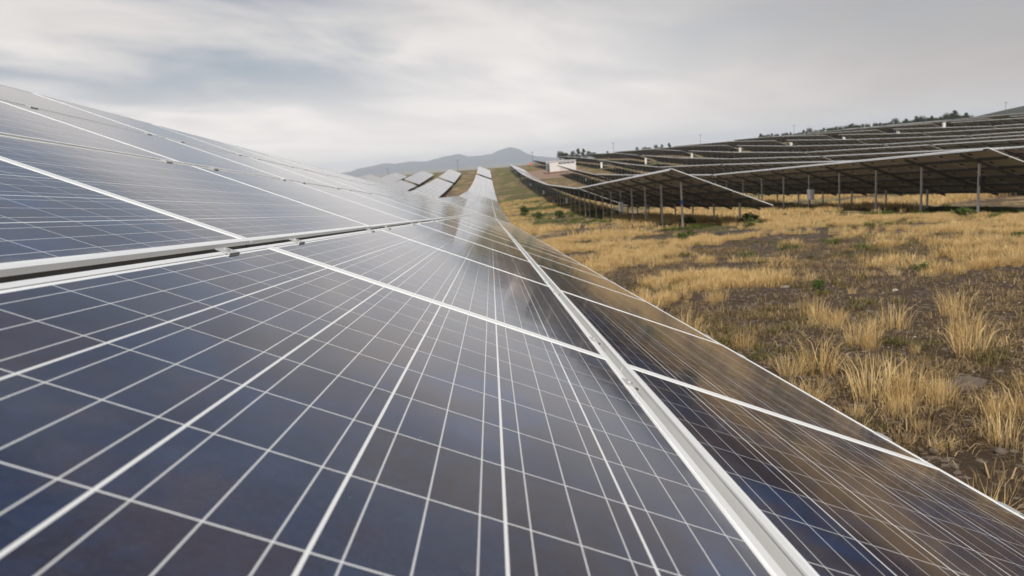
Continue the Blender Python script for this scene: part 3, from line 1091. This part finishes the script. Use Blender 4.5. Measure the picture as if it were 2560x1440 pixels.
for n, (px, pt) in enumerate([(1399, 376), (1411, 376), (1431, 376), (1444, 372), (1458, 373), (1470, 376), (1483, 376)]):
    y = 350 + 10 * random.random()
    p = from_px(px, pt, y)
    g = float(ground(p.x, y))
    tree(p.x, y, p.z - g, (n * 2) % 5, 1.1, 'grey-green tree, number %d from the left in the cluster behind the white station' % (n + 1), 'trees behind the transformer station')
for n, (px, pt) in enumerate([(1518, 378), (1592, 368), (1610, 366), (1622, 364), (1640, 361), (1655, 361), (1672, 358)]):
    y = 352 + 10 * random.random()
    p = from_px(px, pt, y)
    g = float(ground(p.x, y))
    tree(p.x, y, p.z - g, (n * 2 + 1) % 5, 1.2, 'low dark tree, number %d from the left on the skyline between cluster and ridge line' % (n + 1), 'low trees on the skyline')

# ------------------------------------------------------------------ shrubs
SH = []
for s in range(3):
    r = np.random.default_rng(90 + s)
    cs = np.array([(r.normal(0, .22), r.normal(0, .22), .18 + .42 * r.random()) for _ in range(9)])
    rs = np.array([(.22, .22, .2)] * 9) * (.7 + .5 * r.random((9, 1)))
    cv, cq, ct = leaf_cloud(900, cs, rs, .045, 120 + s)
    mb = MB()
    for c in cs[:6]:
        mb.tube([(0, 0, -.05), tuple(c * .5), tuple(c)], .02, .006, n=5)
    SH.append((big_mesh('leaves', cv, quads=cq, mats=[M_SHRUB], attr=ct, smooth=False), mb.mesh('stem', [M_BARK])))
SHR = [(10.9, 32.0, .75, 'round dark green shrub below the low corner of the second row'),
       (10.3, 28.6, .45, 'small green shrub in grass right of the second row corner'),
       (9.2, 27.0, .38, 'flat green shrub on the dark track edge'),
       (6.0, 24.3, .42, 'little green shrub standing in straw grass by the dark track'),
       (5.3, 22.6, .45, 'little green shrub nearest the foreground table on the track'),
       (17.6, 26.2, .55, 'dark green shrub under the right edge table by its first post'),
       (9.0, 35.2, .6, 'green shrub under the second row behind the end post'),
       (2.6, 84.0, 1.3, 'green shrub beside the dip of the foreground row'),
       (2.2, 76.0, .9, 'green shrub just behind the crest of the foreground table'),
       (3.6, 71.0, 1.0, 'wide green shrub in straw behind the foreground crest'),
       (5.4, 70.0, 1.0, 'wide green shrub in front of the second row posts'),
       (10.6, 13.6, .3, 'tiny bright green plant in the straw at the right'),
       (5.9, 9.6, .22, 'tiny green plant alone on the stony ground'),
       (3.6, 8.6, .22, 'tiny green plant among pale stones near the foreground table')]
for n, (x, y, h, lab) in enumerate(SHR):
    z = float(gz(x, y)) if y < 42 else float(ground(x, y))
    r = empty('shrub', (x, y, z))
    tag(r, lab, 'shrub', 'green shrubs in the field')
    M = Matrix.Rotation(n * 1.7, 4, 'Z') @ Matrix.Diagonal((h * 1.35, h * 1.35, h, 1))
    add('leaves', SH[n % 3][0], r, M)
    add('stem', SH[n % 3][1], r, M)

# ------------------------------------------------------------------ stones


def stone_mesh(seed, m, sub=3):
    r = np.random.default_rng(seed)
    import bmesh
    bm = bmesh.new()
    bmesh.ops.create_icosphere(bm, subdivisions=sub, radius=1)
    k = [(r.normal(size=3), r.uniform(.45, .9)) for _ in range(14)]
    for vv in bm.verts:
        p = vv.co
        for nn, dd in k:
            nn = nn / np.linalg.norm(nn)
            s = p.x * nn[0] + p.y * nn[1] + p.z * nn[2]
            if s > dd:
                p -= Vector(nn) * (s - dd)
        p *= 1 + r.normal(0, .035)
    me = bpy.data.meshes.new('stone')
    bm.to_mesh(me)
    bm.free()
    me.materials.append(m)
    return me


def scatter_stones(name, n, xr, yr, smin, smax, m, seed, label):
    r = np.random.default_rng(seed)
    protos = []
    for s in range(5):
        me = stone_mesh(seed + s, m, 1)
        vv = np.array([w.co[:] for w in me.vertices])
        ff = np.array([p.vertices[:] for p in me.polygons])
        protos.append((vv, ff))
    V, F, off = [], [], 0
    for q in range(n):
        vv, ff = protos[q % 5]
        x, y = r.uniform(*xr), yr[0] + (yr[1] - yr[0]) * r.random() ** 1.6
        s = smin * (smax / smin) ** (r.random() ** 2.2)
        a = r.random() * 6.28
        w = vv * np.array([s, s * r.uniform(.6, 1), s * r.uniform(.35, .6)])
        ca, sa = math.cos(a), math.sin(a)
        w = np.stack([w[:, 0] * ca - w[:, 1] * sa, w[:, 0] * sa + w[:, 1] * ca, w[:, 2]], 1)
        V.append(w + np.array([x, y, float(gz(x, y)) + s * .1]))
        F.append(ff + off)
        off += len(vv)
    o = add(name, big_mesh(name, np.concatenate(V), tris=np.concatenate(F), mats=[m], smooth=False))
    o['kind'] = 'stuff'
    o['label'] = label
    return o


scatter_stones('gravel', 3600, (.4, 17), (.5, 24), .006, .030, M_ROCK, 11, 'pale stones strewn over the field')
scatter_stones('dark_gravel', 6500, (.4, 17), (.5, 24), .010, .06, M_ROCKD, 31, 'dark stones strewn over the field')
# a few bright boulders
for n, (x, y, s, lab) in enumerate([(3.4, 9.3, .06, 'pale flat stone lying on bare ground nearest the foreground table'),
                                    (4.4, 7.9, .05, 'pale stone among dry tufts in the middle of the field'),
                                    (2.35, 3.3, .12, 'weathered dark boulder in dead grass at the lower right')]):
    o = add('stone', stone_mesh(200 + n, M_ROCKD if n == 2 else M_ROCK))
    o.location = (x, y, float(gz(x, y)) + s * .2)
    o.scale = (s * 1.4, s, s * .6)
    tag(o, lab, 'stone', 'larger stones in the field')

# ------------------------------------------------------------------ grass


def blade_mat(name, c0, c1, c2):
    m, t, bs, out = mat(name)
    at = t.new('ShaderNodeAttribute'); at.attribute_name = 'tone'
    f = at.outputs['Fac']
    c = t.mix(t.ss(f, 0.0, .5), c0, c1)
    c = t.mix(t.ss(f, .5, 1.0), c, c2)
    t.put(bs.inputs['Base Color'], c)
    bs.inputs['Roughness'].default_value = .75
    bs.inputs['Specular IOR Level'].default_value = .15
    tr = t.new('ShaderNodeBsdfTranslucent')
    t.put(tr.inputs[0], c)
    mx = t.new('ShaderNodeMixShader')
    mx.inputs[0].default_value = .35
    t.t.links.new(bs.outputs[0], mx.inputs[1])
    t.t.links.new(tr.outputs[0], mx.inputs[2])
    t.t.links.new(mx.outputs[0], out.inputs[0])
    return m


M_STRAW = blade_mat("dry_grass_blades", (0.38, 0.235, 0.090), (0.66, 0.465, 0.205), (0.80, 0.63, 0.36))
M_LITTER = blade_mat("dead_litter", (0.08, 0.055, 0.034), (0.26, 0.18, 0.09), (0.54, 0.40, 0.21))
M_SAGE = blade_mat("olive_blades", (0.055, 0.055, 0.018), (0.13, 0.115, 0.04), (0.28, 0.22, 0.09))
M_GREEN = blade_mat("green_grass_blades", (0.05, 0.075, 0.015), (0.10, 0.14, 0.03), (0.20, 0.21, 0.06))


def tuft_template(n, h, spread, lean, width, seed):
    r = np.random.default_rng(seed)
    a = r.random(n) * 6.283
    rad = spread * np.sqrt(r.random(n))
    base = np.stack([np.cos(a) * rad, np.sin(a) * rad, np.zeros(n)], 1)
    a2 = a + r.normal(0, .7, n)
    out = np.stack([np.cos(a2), np.sin(a2), np.zeros(n)], 1)
    L = h * (.35 + .65 * r.random(n) ** .7)
    ln = lean * np.abs(r.normal(.5, .45, n))
    mid = base + out * (L * ln * .35)[:, None] + np.array([0, 0, 1]) * (L * .55)[:, None]
    tip = base + out * (L * ln)[:, None] + np.array([0, 0, 1]) * (L * np.sqrt(np.clip(1 - .6 * ln ** 2, .15, 1)))[:, None]
    b = a2 + 1.57 + r.normal(0, .5, n)
    side = np.stack([np.cos(b), np.sin(b), np.zeros(n)], 1) * (width * (.6 + .8 * r.random(n)))[:, None]
    v = np.stack([base - side, base + side, mid - side * .8, mid + side * .8, tip], 1)   # n,5,3
    tone = np.repeat(r.random(n)[:, None], 5, 1)
    return v, tone


def build_tufts(name, pts, scales, templates, mat_, label, tone_shift=None, use_gz=True):
    V, T = [], []
    r = np.random.default_rng(len(pts))
    for q, (x, y) in enumerate(pts):
        v, tn = templates[q % len(templates)]
        a = r.random() * 6.283
        ca, sa = math.cos(a), math.sin(a)
        s = scales[q]
        w = np.empty_like(v)
        w[..., 0] = (v[..., 0] * ca - v[..., 1] * sa) * s
        w[..., 1] = (v[..., 0] * sa + v[..., 1] * ca) * s
        w[..., 2] = v[..., 2] * s
        w += np.array([x, y, 0])
        V.append(w)
        T.append(np.clip(tn * .7 + (.3 * r.random() if tone_shift is None else tone_shift[q]), 0, 1))
    V = np.concatenate(V)
    n = len(V)
    z0 = (gz if use_gz else ground)(V[:, 0, 0], V[:, 0, 1]) - .01
    V[..., 2] += z0[:, None]
    b = np.arange(n) * 5
    quads = np.stack([b, b + 1, b + 3, b + 2], 1)
    tris = np.stack([b + 2, b + 3, b + 4], 1)
    o = add(name, big_mesh(name, V.reshape(-1, 3), quads=quads, tris=tris, mats=[mat_], attr=np.concatenate(T).ravel(), smooth=False))
    o['kind'] = 'stuff'
    o['label'] = label
    return o


def fbm(x, y, s, seed):
    """cheap value noise 0..1"""
    r = np.random.default_rng(seed)
    out = 0
    amp, tot = 1, 0
    for o in range(3):
        g = r.random((64, 64))
        xi, yi = np.asarray(x) / s * 2 ** o, np.asarray(y) / s * 2 ** o
        i, j = np.floor(xi).astype(int), np.floor(yi).astype(int)
        fx_, fy_ = xi - i, yi - j
        fx_, fy_ = fx_ * fx_ * (3 - 2 * fx_), fy_ * fy_ * (3 - 2 * fy_)
        h = lambda a, b: g[a % 64, b % 64]
        out = out + amp * ((h(i, j) * (1 - fx_) + h(i + 1, j) * fx_) * (1 - fy_) + (h(i, j + 1) * (1 - fx_) + h(i + 1, j + 1) * fx_) * fy_)
        tot += amp
        amp *= .5
    return out / tot


def in_view(x, y, z, pad=60):
    q = np.stack([x - CAM.x, y - CAM.y, z - CAM.z], 1)
    c = q @ np.array(WM).T
    px = 1330.785 + 1803.89 * c[:, 0] / np.maximum(c[:, 2], .01)
    py = 736.571 + 1803.89 * c[:, 1] / np.maximum(c[:, 2], .01)
    return (c[:, 2] > .3) & (px > -300) & (px < 2560 + 500) & (py < 1440 + 700)


def scatter(n, xr, yr, dens, seed, power=1.0):
    r = np.random.default_rng(seed)
    x = xr[0] + (xr[1] - xr[0]) * r.random(n)
    y = yr[0] + (yr[1] - yr[0]) * r.random(n) ** power
    keep = r.random(n) < dens(x, y)
    x, y = x[keep], y[keep]
    k = in_view(x, y, ground(x, y))
    return np.stack([x[k], y[k]], 1)


def track(x, y):
    return np.exp(-((y + .62 * x - 29.6) / 1.9) ** 2) * (x > 1.5)


def dens_near(x, y):
    n = fbm(x, y, 2.6, 5)
    band = np.clip((y - 4.6 - .15 * x) / 4.0, 0, 1)
    d = np.clip((n - .50 + .12 * band) * 5, 0, 1) * (.38 + .62 * band)
    d = d * np.clip((fbm(x, y, .85, 6) - .40) * 6, .06, 1)
    gap = np.exp(-((y + .35 * x - 25.5) / 2.0) ** 2) * .0
    return d * (1 - .97 * track(x, y)) * (1 - gap)


TN = [tuft_template(120, .36, .13, .80, .0020, 300 + s) for s in range(7)]
TM = [tuft_template(54, .27, .14, .80, .0038, 320 + s) for s in range(8)]
TF = [tuft_template(20, .38, .25, .60, .012, 340 + s) for s in range(5)]
TLOW = [tuft_template(40, .10, .16, 1.2, .0028, 360 + s) for s in range(4)]
TSAGE = [tuft_template(60, .11, .10, 1.0, .004, 370 + s) for s in range(4)]

# near zone: single tufts on stony soil
p = scatter(2600, (.25, 9), (.4, 10.5), dens_near, 21, 1.2)
extra = np.array([(1.62, 2.95), (1.75, 3.12), (1.5, 3.1), (2.15, 2.3), (2.25, 2.15), (1.45, 3.9), (2.3, 4.9), (1.25, 5.2), (.9, 6.0), (.95, 6.4), (3.0, 4.2), (3.2, 4.6), (3.5, 5.0),
                  (3.1, 5.6), (2.6, 6.6), (3.9, 5.8), (.75, 7.6), (2.6, 1.7), (2.9, 3.1)])
p = np.concatenate([p, extra])
sc = .30 + .65 * np.random.default_rng(1).random(len(p)) ** 1.6; sc[-len(extra):] = np.random.default_rng(2).uniform(.85, 1.35, len(extra))
build_tufts('dry_grass', p, sc, TN, M_STRAW, 'tall pale tufts of dry grass near the foreground table')
# middle zone
p = scatter(36000, (.25, 19), (9.0, 34), dens_near, 22)
build_tufts('dry_grass', p, np.random.default_rng(3).uniform(.35, 1.0, len(p)), TM, M_STRAW, 'dense dry grass across the middle of the field')
# low straw litter everywhere
p = scatter(6500, (.25, 14), (.4, 18), lambda x, y: .25 + .9 * np.clip((fbm(x, y, 1.2, 8) - .40) * 3, 0, 1), 23, 1.3)
build_tufts('straw_litter', p, np.random.default_rng(4).uniform(.5, 1.5, len(p)), TLOW, M_LITTER, 'short flattened straw between the tufts')
# small olive cushions between the straw
p = scatter(5200, (.25, 18), (.8, 30), lambda x, y: np.clip((fbm(x, y, 2.2, 48) - .46) * 5, 0, 1), 27, 1.2)
build_tufts('olive_ground_cover', p, np.random.default_rng(8).uniform(.4, 1.3, len(p)), TSAGE, M_SAGE, 'low olive cushions between the dry tufts')


def dens_far(x, y):
    return np.clip((fbm(x, y, 5.0, 15) - .45) * 4, 0, 1) * (1 - .9 * track(x, y))


p = scatter(17000, (.4, 32), (33, 125), dens_far, 24, 1.4)
build_tufts('dry_grass', p, np.random.default_rng(5).uniform(.6, 1.2, len(p)), TF, M_STRAW, 'dry grass between and beneath the solar rows', use_gz=False)
# green weeds: along the posts of the rows and sprinkled in the field


def dens_green(x, y):
    b2 = np.exp(-((x - 8.6) / 1.7) ** 2) * (y > 31) + .8 * np.exp(-((x - 4.5) / 2.2) ** 2) * (y > 52) + np.exp(-((x - 19.2) / 2.2) ** 2) * (y > 25)
    fld = np.clip((fbm(x, y, 5, 33) - .58) * 4, 0, 1) * .25
    return np.clip(b2 * np.clip((fbm(x, y, 4, 34) - .35) * 4, 0, 1) + fld, 0, 1)


TG = [tuft_template(46, .22, .20, .9, .007, 380 + s) for s in range(5)]
p = scatter(12000, (.4, 24), (3, 120), dens_green, 25, 1.3)
build_tufts('green_grass', p, np.random.default_rng(6).uniform(.4, 1.25, len(p)), TG, M_GREEN, 'low green weeds along the post lines and in the field', use_gz=False)

# ------------------------------------------------------------------ haze
HAZE = True
if HAZE:
    mb = MB()
    mb.box(-16500, 16500, -6500, 16500, -54.5, 165)
    hz = add('haze', mb.mesh('haze', []))
    hz['kind'] = 'stuff'
    hz['label'] = 'pale haze over the far plain'
    m = bpy.data.materials.new('haze')
    m.use_nodes = True
    t = NT(m.node_tree)
    pv_ = t.new('ShaderNodeVolumePrincipled')
    pv_.inputs['Color'].default_value = (.86, .92, 1.0, 1)
    pv_.inputs['Density'].default_value = 1.1e-4
    pv_.inputs['Anisotropy'].default_value = 0.0
    oo = t.new('ShaderNodeOutputMaterial')
    m.node_tree.links.new(pv_.outputs[0], oo.inputs['Volume'])
    hz.data.materials.append(m)
S.cycles.volume_bounces = 2
S.cycles.use_denoising = True
bpy.context.view_layer.update()
